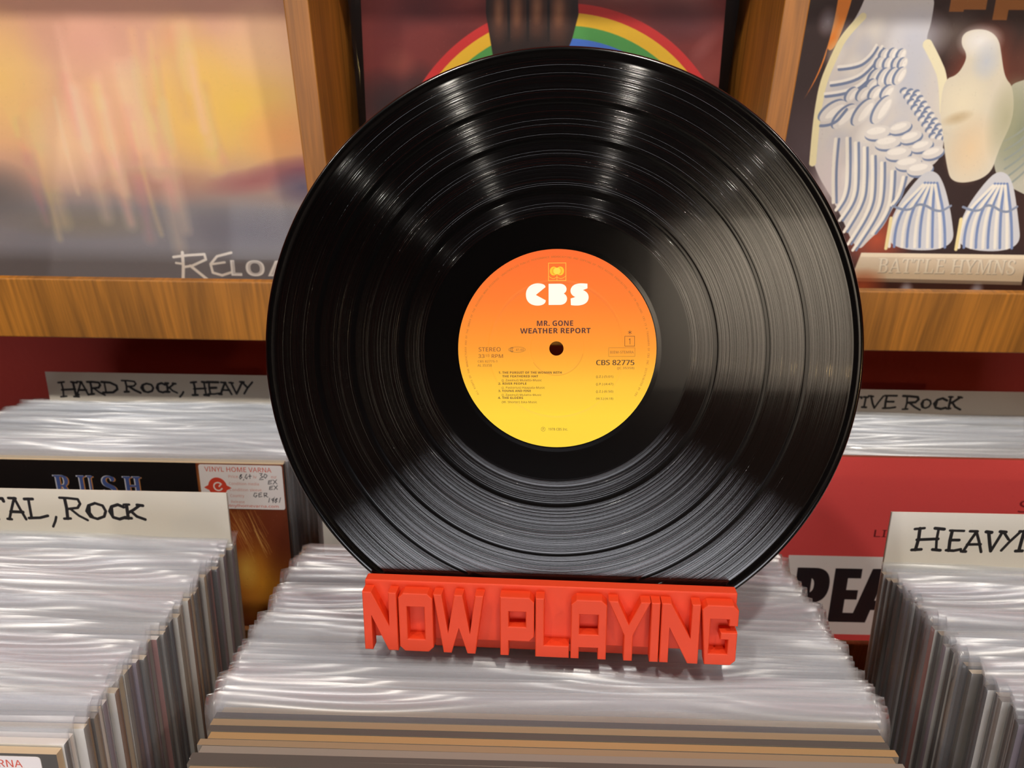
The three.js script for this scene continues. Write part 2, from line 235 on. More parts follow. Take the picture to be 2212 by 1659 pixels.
  for (const [ax, x0, x1] of [[790, 545, 920], [1160, 915, 1270]]) {
    sf([[x0, 1345], [x0 + 40, 1150], [ax - 70, 960], [ax, 915], [ax + 60, 960], [x1 - 20, 1150], [x1, 1350]], '#dcdde0');
    for (let k = 0; k < 5; k++) { const f = (k + 0.5) / 5, bx = x0 + 20 + (x1 - x0 - 40) * f; sl([[bx, 1330], [bx, 1180], [ax - 40 + 80 * f, 990]], '#7f95c2', 8); sl([[bx - 26, 1330], [bx - 24, 1180], [ax - 50 + 80 * f, 1000]], '#fbf6e8', 9); }
    sl([[x0 + 45, 1115], [x0 + 120, 1150], [(x0 + x1) / 2, 1090], [x1 - 90, 1150], [x1 - 25, 1110]], '#8e9bb4', 7); sl([[x0 + 10, 1340], [x0 + 35, 1180]], '#fbe9a8', 10);
  }
  // plaque
  fill([[0.30, 0.16], [0.79, 0.16], [0.79, 0.075], [0.28, 0.08]], '#e0cdb0'); fill([[0.30, 0.16], [0.79, 0.16], [0.79, 0.148], [0.30, 0.148]], '#f6e6c8'); fill([[0.28, 0.085], [0.79, 0.08], [0.79, 0.070], [0.28, 0.074]], '#8d7a68');
  fit(g, 'BATTLE HYMNS', U(0.355), U(0.765), V(0.143), V(0.100), 'SIZE serif', '#a39684'); fit(g, 'BATTLE HYMNS', U(0.353), U(0.763), V(0.145), V(0.102), 'SIZE serif', '#f0e4cc');
  fill([[0, 0.07], [1, 0.07], [1, 0], [0, 0]], '#3a1a16'); blob(g, U(0.32), V(0.06), 80, 60, [190, 84, 44], 0.8); blob(g, U(0.45), V(0.05), 26, 30, [190, 196, 210], 0.9); blob(g, U(0.66), V(0.05), 26, 30, [190, 196, 210], 0.9);
  speckle(g, w, h, 9000, 24, [[255, 245, 225], [50, 40, 40]], 1, 3, 0.09);
});
// black cover with embossed blue capitals and a glowing amber corner
const amberTex = canvasTex(1024, 1024, (g, w, h) => {
  const U = (u) => u * w, V = (v) => (1 - v) * h;
  g.fillStyle = '#141214'; g.fillRect(0, 0, w, h);
  g.fillStyle = '#7a3a1c'; g.fillRect(U(0.78), 0, w, h); const q = g.createLinearGradient(U(0.60), 0, U(0.80), 0); q.addColorStop(0, rgb(122, 58, 28, 0)); q.addColorStop(1, rgb(122, 58, 28, 1)); g.fillStyle = q; g.fillRect(U(0.6), V(0.9), U(0.19), h);
  blob(g, U(0.92), V(0.66), 110, 160, [222, 150, 44], 0.95); blob(g, U(0.86), V(0.80), 60, 90, [170, 86, 40], 0.8); blob(g, U(0.97), V(0.8), 60, 150, [110, 44, 22], 0.8); blob(g, U(0.88), V(0.70), 40, 70, [250, 206, 96], 0.6); blob(g, U(0.79), V(0.95), 12, 60, [196, 140, 70], 0.9);
  const r = rng(33); for (let i = 0; i < 50; i++) { g.strokeStyle = rgb(236, 190, 110, 0.35); g.lineWidth = 1.5; const u = 0.81 + r() * 0.12, v = 0.80 + r() * 0.08; g.beginPath(); g.moveTo(U(u), V(v)); g.lineTo(U(u + 0.02 + r() * 0.01), V(v - 0.05 - r() * 0.03)); g.stroke(); }
  for (const [c, a, b] of [['R', 0.413, 0.455], ['U', 0.474, 0.515], ['S', 0.534, 0.575], ['H', 0.590, 0.638]]) { fit(g, c, U(a) - 3, U(b) - 3, V(0.960), V(0.905), 'bold SIZE serif', '#d9dbe4'); fit(g, c, U(a) + 3, U(b) + 3, V(0.957), V(0.903), 'bold SIZE serif', '#c98a4e'); fit(g, c, U(a), U(b), V(0.959), V(0.904), 'bold SIZE serif', '#4a5f9c'); }
  speckle(g, w, h, 5000, 34, [[255, 240, 220], [0, 0, 0]], 1, 3, 0.12);
});
const crimsonTex = canvasTex(1024, 1024, (g, w, h) => {
  const U = (u) => u * w, V = (v) => (1 - v) * h;
  g.fillStyle = '#f65c5c'; g.fillRect(0, 0, w, h);
  g.fillStyle = '#fdfcfb'; g.fillRect(U(0.027), V(0.707), U(0.95), V(0.458) - V(0.707));
  for (const [c, a, b] of [['P', 0.050, 0.148], ['E', 0.156, 0.232], ['A', 0.228, 0.345], ['C', 0.355, 0.45], ['E', 0.46, 0.54]]) { fit(g, c, U(a), U(b), V(0.668), V(0.498), 'bold SIZE sans-serif', '#26242a'); for (const dx of [-9, -5, 5, 9]) fit(g, c, U(a) + dx, U(b) + dx, V(0.668), V(0.498), 'bold SIZE sans-serif', '#26242a'); }
  fit(g, 'LIVE', U(0.243), U(0.335), V(0.790), V(0.768), 'SIZE sans-serif', '#6e1d24'); fit(g, 'S', U(0.612), U(0.645), V(0.884), V(0.85), 'SIZE sans-serif', '#8a2228');
  speckle(g, w, h, 5000, 44, [[255, 220, 220], [90, 10, 10]], 1, 3, 0.08);
});
const stickerTex = canvasTex(512, 288, (g, w, h) => {
  g.fillStyle = '#f3eff0'; g.fillRect(0, 0, w, h);
  fit(g, 'VINYL HOME VARNA', 36, 446, 14, 44, 'SIZE sans-serif', '#d8503c');
  g.fillStyle = '#df4a34'; g.beginPath(); g.ellipse(105, 145, 58, 62, 0, 0, 7); g.fill(); g.beginPath(); g.moveTo(20, 150); g.quadraticCurveTo(105, 92, 190, 150); g.quadraticCurveTo(105, 206, 20, 150); g.fill();
  g.strokeStyle = '#f6e6e2'; g.lineWidth = 9; g.beginPath(); g.arc(108, 142, 26, 0.4, 5.6); g.lineTo(112, 144); g.stroke();
  [['Price', 66], ['Condition media', 112], ['Condition sleeve', 152], ['Country', 192], ['Release', 232]].forEach(([s, y]) => fit(g, s, 176, 176 + 12.5 * s.length, y, y + 18, 'SIZE sans-serif', '#dca49c'));
  fit(g, 'lv', 330, 352, 66, 84, 'SIZE sans-serif', '#dca49c'); fit(g, 'eur', 440, 476, 62, 82, 'SIZE sans-serif', '#dca49c');
  fit(g, 'vinylhomevarna.com', 150, 474, 258, 276, 'SIZE sans-serif', '#d8604c');
  g.strokeStyle = '#2b2b33'; g.lineWidth = 4; g.lineCap = 'round';
  const st = (...ls) => ls.forEach((l) => { g.beginPath(); l.forEach(([x, y], i) => (i ? g.lineTo(x, y) : g.moveTo(x, y))); g.stroke(); });
  st([[258, 60], [250, 70], [262, 78], [250, 90], [246, 80], [262, 62]], [[272, 92], [268, 98]], [[292, 58], [280, 80], [290, 88], [294, 76]], [[312, 58], [310, 86]], [[302, 72], [320, 70]]);          // 8,6t
  st([[372, 52], [388, 52], [378, 64], [390, 74], [372, 84]], [[404, 54], [396, 72], [406, 82], [418, 64], [406, 54]], [[368, 92], [392, 90]]);                                                // 30
  st([[446, 94], [424, 98], [420, 120], [442, 116]], [[424, 108], [440, 104]], [[452, 92], [474, 118]], [[474, 90], [450, 120]]);                                                            // EX
  st([[448, 132], [428, 136], [424, 156], [444, 154]], [[428, 146], [442, 142]], [[454, 130], [474, 154]], [[476, 128], [452, 156]]);
  st([[344, 182], [330, 180], [322, 200], [334, 208], [344, 196], [336, 196]], [[374, 178], [356, 182], [354, 206], [374, 202]], [[356, 192], [370, 190]], [[388, 206], [388, 180], [406, 180], [402, 194], [390, 194], [410, 206]]);   // GER
  st([[420, 212], [412, 240]], [[444, 214], [432, 220], [438, 230], [446, 216], [438, 242]], [[466, 212], [454, 222], [464, 232], [454, 242], [450, 232], [468, 216]], [[488, 208], [478, 240]]);          // 1981
});

// ------------------------------------------------------------------ album covers on the wall shelf
function pocket(w, h, over, opts) {       // a clear pocket that is open at the top: one closed ring of points per height
  const { nx, rows, gap, z, card = 0.1577 } = opts, xs = [-w / 2], pos = [], idx = [];
  for (let i = 0; i <= nx; i++) xs.push(-card + 2 * card * i / nx);
  xs.push(w / 2); const n = xs.length, ring = 2 * n - 2;
  for (const y of rows) for (let k = 0; k < ring; k++) {
    const front = k < n, i = front ? k : ring - k, edge = i === 0 || i === n - 1, x = xs[i], s = Math.max(0, (y - h) / over);
    const [dz, dy] = z(x, s, front);
    pos.push(x, y + dy, edge ? dz * 0.6 : (front ? 1 : -1) * gap + dz);
  }
  for (let r = 0; r + 1 < rows.length; r++) for (let k = 0; k < ring; k++) { const a = r * ring + k, b = r * ring + (k + 1) % ring, c = a + ring, d = b + ring; idx.push(a, b, d, a, d, c); }
  const g = new THREE.BufferGeometry(); g.setAttribute('position', new THREE.Float32BufferAttribute(pos, 3)); g.setIndex(idx); g.computeVertexNormals(); return g;
}
const cardGeo = (w, h, t) => { const g = new THREE.BoxGeometry(w, h, t); g.translate(0, h / 2, 0); return g; };
const edgePaper = std({ color: 0xc9bca4, roughness: 0.8 });
function wallCover(name, label, x, tex, rough) {
  const t = thing(name, label, 'album cover'); t.position.set(x, SH.floor + 0.001, -0.687); t.rotation.x = R(-12);
  const print = std({ map: tex, roughness: rough });
  const c = new THREE.Mesh(cardGeo(0.315, 0.315, 0.004), [edgePaper, edgePaper, edgePaper, edgePaper, print, edgePaper]); c.name = 'printed_cover'; shade(c); t.add(c);
  part('clear_sleeve', pocket(0.344, 0.318, 0.012, { nx: 24, rows: [0.0005, 0.1, 0.2, 0.3, 0.318, 0.324, 0.33], gap: 0.0027, z: (px, s) => [0.0012 * s * Math.sin(px * 30), 0] }), M.clear, t);
}
wallCover('album_cover', 'album cover with a gold and rose smear over grey, worded RELOAD', -0.3595, smearTex, 0.5);
wallCover('album_cover', 'album cover with a painted rainbow on dark red, behind the vinyl record', 0.0075, bowTex, 0.5);
wallCover('album_cover', 'album cover with pale carved stone wing over a plaque worded BATTLE HYMNS', 0.3745, stoneTex, 0.5);

// ------------------------------------------------------------------ record bins
const FLOOR_TILT = R(15), TAN = Math.tan(FLOOR_TILT);
const front = { lean: R(13), top: (z) => EYE - 0.3155 - (-z - 0.2185) * TAN };            // height of the card tops at depth z
const rear = { lean: R(12), top: (z) => EYE - 0.3535 - (-z - 0.488) * 0.335 };
{
  const t = thing('record_bin', 'brown wooden record bin in two rows with sloping floors and partitions', 'record bin');
  const sloped = (x0, x1, za, zb, ya, yb, depth) => { const s = new THREE.Shape([[-za, ya], [-zb, yb], [-zb, yb - depth], [-za, ya - depth]].map((p) => new THREE.Vector2(...p))); const g = new THREE.ExtrudeGeometry(s, { depth: x1 - x0, bevelEnabled: true, bevelSize: 0.0008, bevelThickness: 0.0008, bevelSegments: 1 }); g.rotateY(Math.PI / 2); g.translate(x0, 0, 0); return metreUV(g); };
  const fz = [-0.13, -0.446], rz = [-0.452, -0.77];
  for (const [a, b, cut, fall] of [[-0.575, -0.557, 0.07, 0.1], [-0.184, -0.166, 0.075, 0.1], [0.183, 0.201, 0.027, 0.11], [0.602, 0.620, 0.07, 0.1]]) {
    part('partition', sloped(a, b, fz[0], fz[1], front.top(fz[0]) - cut + 0.012, front.top(fz[1]) - fall, 0.36), M.bin, t);
    part('partition', sloped(a, b, rz[0], rz[1], rear.top(rz[0]) - 0.13, rear.top(rz[1]) - 0.06, 0.34), M.bin, t);
  }
  const drop = (row, z) => row.top(z) - 0.315 * Math.cos(row.lean) - 0.0015;
  const sh = 0.315 * Math.sin(front.lean);
  part('floor_panel', sloped(-0.557, 0.602, fz[0] + sh, fz[1], drop(front, fz[0]), drop(front, fz[1] - sh), 0.018), M.bin, t);
  const sr = 0.315 * Math.sin(rear.lean);
  part('floor_panel', sloped(-0.557, 0.602, rz[0] + 0.0, rz[1], drop(rear, rz[0] - sr), drop(rear, rz[1] - sr), 0.018), M.bin, t);
  part('row_panel', board(-0.575, 0.62, 0.2, EYE - 0.4935, -0.4515, -0.4465), M.bin, t);
  part('front_panel', board(-0.575, 0.62, 0.1, EYE - 0.40, -0.06, -0.045), M.bin, t);
  part('back_panel', board(-0.575, 0.62, 0.1, EYE - 0.50, -0.7745, -0.766), M.bin, t);
  part('plinth', board(-0.55, 0.60, 0, 0.1, -0.74, -0.1), M.dark, t);
}

// ------------------------------------------------------------------ the sleeves in the bins
const tone = (hex, rough = 0.7) => std({ color: hex, roughness: rough });
const COL = {
  cream: tone(0xcfc0a2), tan: tone(0xa88c62), white: tone(0xe9e5dc), grey: tone(0x8d8880), slate: tone(0x55524f), black: tone(0x17161a, 0.45), navy: tone(0x141a33, 0.45), brown: tone(0x8a5a26), plum: tone(0x5a4048), rose: tone(0xb47a74),
  olive: tone(0x3a3626), rust: tone(0x9a4630), lilac: tone(0x8f8190), sand: tone(0x96846a), dusk: tone(0x3a3640),
};
const cardShapes = [0.0034, 0.0038, 0.0042].map((t) => cardGeo(0.315, 0.315, t));
function filmShape(i, r, calm, snug) {     // the film's loose mouth stands over the card and flops backwards over its neighbours
  const tall = r() < 0.22, len = (calm ? 0.007 : 0.0105) + r() * 0.003 + (tall && !calm ? 0.0035 : 0), p1 = i * 0.2 + r() * 0.35, p2 = i * 0.4 + r() * 0.6, p3 = r() * 6.3;
  const flop = (calm ? 0.55 : 0.85) + 0.35 * r() + (tall ? 0.15 : 0), A = (calm ? 0.3 : 1) * (tall ? 0.0017 : 0.0010) * (0.7 + 0.6 * r()), dip = 0.0005 + 0.0012 * r(), h = 0.3135;
  const rows = [0.0005, 0.12, 0.24, 0.302, 0.309, h]; for (let k = 1; k <= 7; k++) rows.push(h + len * k / 7);
  return pocket(snug ? 0.3160 + r() * 0.0006 : 0.323 + r() * 0.004, h, len, {
    nx: 40, gap: 0.0024, rows,
    z: (x, q, fr) => {
      if (q <= 0) return [0, 0];
      const c = Math.sin(x * 22 + p1) * 0.75 + Math.sin(x * 49 + p2) * 0.25, th = flop * (1 + 0.30 * Math.sin(x * 26 + p2) + 0.08 * Math.sin(x * 66 + p3)) + (fr ? 0.05 : -0.05), k = Math.max(0.05, th) / len, a = k * len * q;
      return [-(1 - Math.cos(a)) / k + q * q * A * c - (fr ? 1 : -1) * q * 0.0012, Math.sin(a) / k - len * q + q * dip * Math.sin(x * 17 + p3)];
    },
  });
}
function sticker(parent, x, y, z, w, h) {
  const s = new THREE.Shape(), r = 0.002; s.moveTo(-w / 2 + r, -h / 2); s.lineTo(w / 2 - r, -h / 2); s.quadraticCurveTo(w / 2, -h / 2, w / 2, -h / 2 + r); s.lineTo(w / 2, h / 2 - r); s.quadraticCurveTo(w / 2, h / 2, w / 2 - r, h / 2); s.lineTo(-w / 2 + r, h / 2); s.quadraticCurveTo(-w / 2, h / 2, -w / 2, h / 2 - r); s.lineTo(-w / 2, -h / 2 + r); s.quadraticCurveTo(-w / 2, -h / 2, -w / 2 + r, -h / 2);
  const g = new THREE.ExtrudeGeometry(s, { depth: 0.0003, bevelEnabled: false, curveSegments: 4 }); const p = g.attributes.position, uv = g.attributes.uv;
  for (let i = 0; i < p.count; i++) uv.setXY(i, p.getX(i) / w + 0.5, p.getY(i) / h + 0.5);
  g.translate(x, y, z); const m = part('price_sticker', g, std({ map: stickerTex, roughness: 0.55 }), parent); m.userData.label = 'white price sticker with red print'; return m;
}
function sleeve(row, xc, z, opts) {        // one record: card cover, and the clear film pocket round it; returns the thing
  const { side, edge, face, film, label, group, name = 'record_sleeve', lift = 0, turn = 0, tilt = 0, t = 1 } = opts;
  const o = thing(name, label, 'record sleeve', group), lean = row.lean + tilt;
  o.position.set(xc, row.top(z) + lift - 0.315 * Math.cos(lean), z + 0.315 * Math.sin(lean)); o.rotation.set(-lean, turn, 0);
  const c = new THREE.Mesh(cardShapes[t], [side, side, edge, edge, face, side]); c.name = 'card_cover'; shade(c); o.add(c);
  if (film) part('clear_sleeve', film, opts.filmMat || M.film, o);
  return o;
}
const pick = (r, list) => COL[list[Math.floor(r() * list.length)]];

const NTH = ['first', 'second', 'third', 'fourth', 'fifth', 'sixth', 'seventh', 'eighth', 'ninth', 'tenth', 'eleventh', 'twelfth', 'thirteenth', 'fourteenth', 'fifteenth', 'sixteenth', 'seventeenth', 'eighteenth', 'nineteenth', 'twentieth'];
for (let k = 0; k < 19; k++) NTH.push(k === 9 ? 'thirtieth' : `${k < 9 ? 'twenty' : 'thirty'}-${NTH[k % 10]}`);
function fromCard(seq, i) { let n = 0; for (let k = seq.length - 1; k > i; k--) if (seq[k] === seq[i]) n++; return [n, seq.filter((c) => c === seq[i]).length]; }      // how many of the same edge colour stand nearer to the genre card, and how many in all
function edgeLabel(seq, i, word, card) { const [n, all] = fromCard(seq, i); return all === 1 ? `clear-sleeved record with a ${word} edge, the only one before the ${card} card` : `clear-sleeved record, ${n ? NTH[n] : 'nearest'} of the ${word} edges counted from the ${card} card`; }
// middle front bin: a full stack seen from above
{
  const r = rng(101), x = 0.0115, n = 46;
  for (let i = 0; i < n; i++) {
    const bare = i < 9, z = -0.199 - i * 0.00425;
    const e = bare ? COL[['tan', 'sand', 'slate', 'slate', 'grey', 'sand', 'tan', 'slate', 'sand'][i]] : pick(r, ['cream', 'grey', 'white', 'slate', 'tan', 'grey', 'dusk']);
    sleeve(front, x + (r() - 0.5) * 0.004, z, { side: pick(r, ['cream', 'tan', 'grey', 'slate']), edge: e, face: pick(r, ['grey', 'white', 'slate', 'white', 'lilac', 'white']), film: bare ? null : filmShape(i, r), t: Math.floor(r() * 3), turn: (r() - 0.5) * 0.004, tilt: (r() - 0.5) * 0.006, lift: bare ? (r() - 0.5) * 0.0016 : (r() - 0.5) * 0.001,
      label: bare ? (i ? `record sleeve with bare card edge, ${NTH[i]} from the front of the middle bin` : 'frontmost record sleeve with bare card edge in the middle bin') : `clear-sleeved record in the middle front bin, ${NTH[i - 9]} behind the bare-edged sleeves`, group: bare ? 'bare-edged sleeves at the front of the middle bin' : 'clear-sleeved records in the middle front bin' });
  }
}
// left front bin, its right-hand edges in view
{
  const r = rng(202), x = -0.3625, seq = 'cream slate white grey tan sand white lilac white brown sand cream grey plum plum slate lilac slate grey slate slate dusk navy cream sand cream brown brown tan slate sand grey slate cream plum rose lilac plum rose lilac plum rose lilac sand'.split(' ');
  const words = { cream: 'cream', slate: 'dark grey', white: 'white', grey: 'grey', tan: 'tan', sand: 'sandy', lilac: 'greyish lilac', brown: 'orange-brown', plum: 'dark plum', dusk: 'very dark grey', navy: 'navy blue', rose: 'dusty pink' };
  seq.forEach((c, i) => {
    const z = -0.2125 - i * 0.00455;
    const o = sleeve(front, x + (r() - 0.5) * 0.005 + (c === 'navy' ? 0.001 : 0), z, { side: COL[c], edge: i % 3 === 0 ? COL.cream : pick(r, ['cream', 'white', 'grey', 'tan']), face: i === 0 ? COL.slate : (i >= 17 && i <= 19 ? COL.rose : pick(r, ['grey', 'white', 'white', 'lilac', 'white', 'slate'])), film: i === 0 ? null : filmShape(i, r, i < 2, true), t: Math.floor(r() * 3), turn: (r() - 0.5) * 0.006, tilt: (r() - 0.5) * 0.006, lift: (r() - 0.5) * 0.003,
      label: i === 0 ? 'frontmost record of the bin under the METAL, ROCK card, with a price sticker' : edgeLabel(seq.slice(1), i - 1, words[c], 'METAL, ROCK'), group: i === 0 ? undefined : 'clear-sleeved records in the left front bin' });
    if (i === 0) sticker(o, 0.1165, 0.2945, 0.0021, 0.067, 0.038);
  });
}
// right front bin, its left-hand edges in view
{
  const r = rng(303), x = 0.3985, seq = 'slate black cream black slate black tan black dusk black slate black grey black dusk cream black olive black cream slate black lilac slate black rust rust black olive slate black grey black olive black dusk olive slate sand sand'.split(' ');
  const words = { cream: 'cream', slate: 'dark grey', black: 'black', grey: 'grey', tan: 'tan', sand: 'sandy', lilac: 'greyish lilac', olive: 'dark olive', dusk: 'very dark grey', rust: 'rust-red' };
  seq.forEach((c, i) => {
    const z = -0.205 - i * 0.0048;
    sleeve(front, x + (r() - 0.5) * 0.006, z, { side: COL[c], edge: pick(r, ['cream', 'slate', 'grey', 'sand', 'dusk']), face: pick(r, ['slate', 'white', 'grey', 'lilac', 'white']), film: filmShape(i, r, i > 34, r() < 0.8), t: Math.floor(r() * 3), turn: (r() - 0.5) * 0.006, tilt: (r() - 0.5) * 0.006, lift: -0.001 + (r() - 0.5) * 0.003,
      label: edgeLabel(seq, i, words[c], 'HEAVY'), group: 'clear-sleeved records in the right front bin' });
  });
}
function printed(row, xc, z, tex, opts) { return sleeve(row, xc, z, { ...opts, face: std({ map: tex, roughness: 0.45 }) }); }
// rear left bin
{
  const r = rng(404), x = -0.3475, film = (i) => filmShape(i, r, true);
  const o = printed(rear, x, -0.488, amberTex, { side: COL.slate, edge: COL.cream, film: null, label: 'black album cover worded RUSH with glowing amber corner and price sticker', name: 'album_cover', t: 1 });
  sticker(o, 0.1235, 0.295, 0.0020, 0.066, 0.038);
  for (let i = 1; i < 43; i++) sleeve(rear, x + (r() - 0.5) * 0.005, -0.488 - i * 0.0042, { side: pick(r, ['black', 'dusk', 'slate', 'black', 'brown']), edge: pick(r, ['cream', 'grey', 'white', 'slate']), face: pick(r, ['white', 'grey', 'slate', 'white']), film: film(i), t: Math.floor(r() * 3), turn: (r() - 0.5) * 0.006, lift: (r() - 0.5) * 0.002,
    label: 'clear-sleeved record behind the black cover worded RUSH, before the HARD ROCK card', group: 'clear-sleeved records in the rear left bin' });
}
// rear right bin
{
  const r = rng(505), x = 0.377;
  const red = { top: (z) => rear.top(z) + 0.003, lean: rear.lean };
  printed(red, x, -0.529, crimsonTex, { side: COL.rust, edge: COL.rust, film: filmShape(3, r, true), filmMat: M.clear, label: 'bright red album cover with a white block worded PEA, right of the record', name: 'album_cover', t: 1 });
  for (let i = 1; i < 32; i++) sleeve(rear, x + (r() - 0.5) * 0.005, -0.529 - i * 0.0046, { side: pick(r, ['black', 'dusk', 'slate']), edge: pick(r, ['cream', 'grey', 'white', 'slate']), face: pick(r, ['white', 'grey', 'slate', 'white']), film: filmShape(i, r, true), t: Math.floor(r() * 3), turn: (r() - 0.5) * 0.006, lift: (r() - 0.5) * 0.002,
    label: 'clear-sleeved record behind the bright red cover, before the card worded TIVE ROCK', group: 'clear-sleeved records in the rear right bin' });
}
// rear middle bin, almost all of it behind the record
{
  const r = rng(606), x = 0.001;
  sleeve(rear, x, -0.470, { side: COL.white, edge: COL.white, face: COL.white, film: null, t: 1, label: 'plain white record sleeve, its left edge showing behind the record', name: 'album_cover' });
  for (let i = 1; i < 9; i++) sleeve(rear, x + (r() - 0.5) * 0.005, -0.470 - i * 0.0044, { side: pick(r, ['black', 'dusk', 'brown']), edge: pick(r, ['cream', 'grey']), face: COL.grey, film: filmShape(i, r, true), t: 1, label: 'clear-sleeved record behind the plain white sleeve in the rear middle bin', group: 'records in the rear middle bin' });
}

// ------------------------------------------------------------------ genre cards with marker lettering
const GLYPH = {
  H: [[[0.12, 0.98], [0.16, 0.5], [0.12, 0.0]], [[0.80, 1], [0.82, 0.5], [0.86, 0.02]], [[0.1, 0.48], [0.86, 0.54]], [[-0.06, 0.96], [0.3, 1]], [[-0.04, 0], [0.3, 0.02]], [[0.68, 1], [1, 0.98]], [[0.72, 0.02], [1.02, 0.0]]],
  A: [[[0.06, 0], [0.30, 0.55], [0.5, 1]], [[0.5, 1], [0.70, 0.5], [0.9, 0]], [[0.2, 0.36], [0.80, 0.36]], [[0.2, 1], [0.55, 0.98]], [[-0.04, 0.0], [0.18, 0]]],
  R: [[[0.16, 0.98], [0.2, 0.5], [0.16, 0]], [[-0.06, 1], [0.3, 1], [0.75, 0.95], [0.84, 0.75], [0.68, 0.54], [0.2, 0.48]], [[0.36, 0.48], [0.7, 0.16], [1.04, -0.06]], [[0.02, 0], [0.3, 0.02]]],
  D: [[[0.16, 1], [0.18, 0]], [[0, 1], [0.5, 0.96], [0.86, 0.7], [0.88, 0.36], [0.6, 0.06], [0, 0]]],
  O: [[[0.5, 1], [0.18, 0.84], [0.06, 0.5], [0.2, 0.12], [0.5, 0], [0.82, 0.16], [0.94, 0.52], [0.82, 0.86], [0.5, 1]], [[0.22, 0.8], [0.18, 0.4], [0.3, 0.12]]],
  C: [[[0.92, 0.82], [0.6, 1], [0.24, 0.86], [0.08, 0.5], [0.24, 0.12], [0.6, 0], [0.94, 0.12]], [[0.24, 0.8], [0.22, 0.3]]],
  K: [[[0.16, 1], [0.16, 0]], [[0.0, 1], [0.32, 1]], [[0.0, 0], [0.32, 0.02]], [[0.92, 0.98], [0.5, 0.62], [0.18, 0.42]], [[0.36, 0.52], [0.66, 0.16], [1.1, -0.06]], [[0.76, 1], [1.06, 0.96]]],
  E: [[[0.16, 1], [0.12, 0.5], [0.16, 0]], [[0, 1], [0.9, 1]], [[0.16, 0.52], [0.72, 0.54]], [[0, 0], [0.5, 0.0], [0.92, 0.08]]],
  V: [[[0.08, 1], [0.28, 0.4], [0.44, 0]], [[0.44, 0], [0.7, 0.5], [0.94, 1]], [[-0.08, 1], [0.26, 0.98]]],
  Y: [[[0.08, 1], [0.44, 0.5]], [[0.94, 1], [0.5, 0.36], [0.2, -0.2]], [[-0.06, 1], [0.24, 0.98]]],
  T: [[[0.5, 1], [0.46, 0]], [[-0.02, 0.9], [0.02, 1], [0.98, 1], [1.0, 0.88]], [[0.3, 0], [0.64, 0.02]]],
  L: [[[0.2, 1], [0.2, 0.04]], [[0.02, 1], [0.4, 1]], [[0.06, 0.02], [0.6, 0.04], [1, 0.16]]],
  I: [[[0.5, 1], [0.46, 0]], [[0.15, 1], [0.85, 1]], [[0.12, 0], [0.82, 0]]],
  M: [[[0.06, 0], [0.12, 1]], [[0.12, 1], [0.48, 0.3], [0.86, 1]], [[0.86, 1], [0.94, 0]], [[-0.06, 1], [0.2, 1]], [[-0.04, 0], [0.2, 0]], [[0.82, 0], [1.06, 0]]],
  N: [[[0.1, 0], [0.12, 1]], [[0.12, 1], [0.84, 0.02]], [[0.84, 0.02], [0.9, 1]], [[-0.06, 1], [0.2, 1]], [[-0.04, 0], [0.24, 0]], [[0.76, 1], [1.02, 1]]],
  ',': [[[0.6, 0.1], [0.5, -0.12], [0.28, -0.42]]],
};
function genreCard(row, x0, w, z, topY, letters, label, paper, lw = 1.25) {      // letters: [character, u0, u1, base, cap] in parts of 0.315 m from the left edge, heights in metres below the top
  const t = thing('genre_card', label, 'divider card'), H = 0.352, S = 0.05;
  t.position.set(x0 + w / 2, EYE + topY - H * Math.cos(row.lean), z + H * Math.sin(row.lean)); t.rotation.x = -row.lean;
  part('card', cardGeo(w, H - 0.0004, 0.0012), std({ color: 0xd9d4c6, roughness: 0.6 }), t);
  const tex = canvasTex(2048, Math.round(2048 * S / w), (g, cw, ch) => {
    g.fillStyle = paper; g.fillRect(0, 0, cw, ch); speckle(g, cw, ch, 1500, 71, [[255, 255, 255], [120, 110, 100]], 1, 3, 0.10);
    g.lineCap = 'round'; g.lineJoin = 'round'; g.strokeStyle = '#17151a'; const r = rng(letters.length * 7 + 3);
    const X = (u) => u * 0.315 / w * cw, Y = (d) => d / S * ch;
    for (const [c, u0, u1, base, cap] of letters) for (const st of GLYPH[c]) {
      g.lineWidth = (0.00135 + 0.0006 * r()) * lw / w * cw; g.beginPath();
      st.forEach(([a, b], i) => { const px = X(u0 + (u1 - u0) * (a + (r() - 0.5) * 0.03)), py = Y(base + (cap - base) * (b + (r() - 0.5) * 0.03)); i ? g.lineTo(px, py) : g.moveTo(px, py); }); g.stroke();
    }
  });
  const lab = new THREE.BoxGeometry(w - 0.0006, S, 0.0003); lab.translate(0, H - S / 2, 0.0008);
  const pm = std({ map: tex, roughness: 0.55 }), m = part('paper_label', lab, [M.white, M.white, M.white, M.white, pm, M.white], t); m.userData.label = 'white paper strip with black marker capitals';
}
const b = (v) => (1.126 - v) * 0.315;       // height on a card, in parts of 0.315 m, to metres below its top
genreCard(front, -0.520, 0.3155, -0.4154, -0.326, [['M', 0.30, 0.375, b(1.05), b(1.10)], ['E', 0.39, 0.44, b(1.05), b(1.10)], ['T', 0.455, 0.505, b(1.05), b(1.102)], ['A', 0.508, 0.553, b(1.052), b(1.103)], ['L', 0.552, 0.598, b(1.055), b(1.102)], [',', 0.598, 0.63, b(1.055), b(1.10)],
  ['R', 0.634, 0.684, b(1.056), b(1.106)], ['O', 0.684, 0.733, b(1.057), b(1.095)], ['C', 0.735, 0.775, b(1.058), b(1.093)], ['K', 0.772, 0.812, b(1.06), b(1.093)]], 'white genre card worded METAL, ROCK in black marker', '#f0ece0');
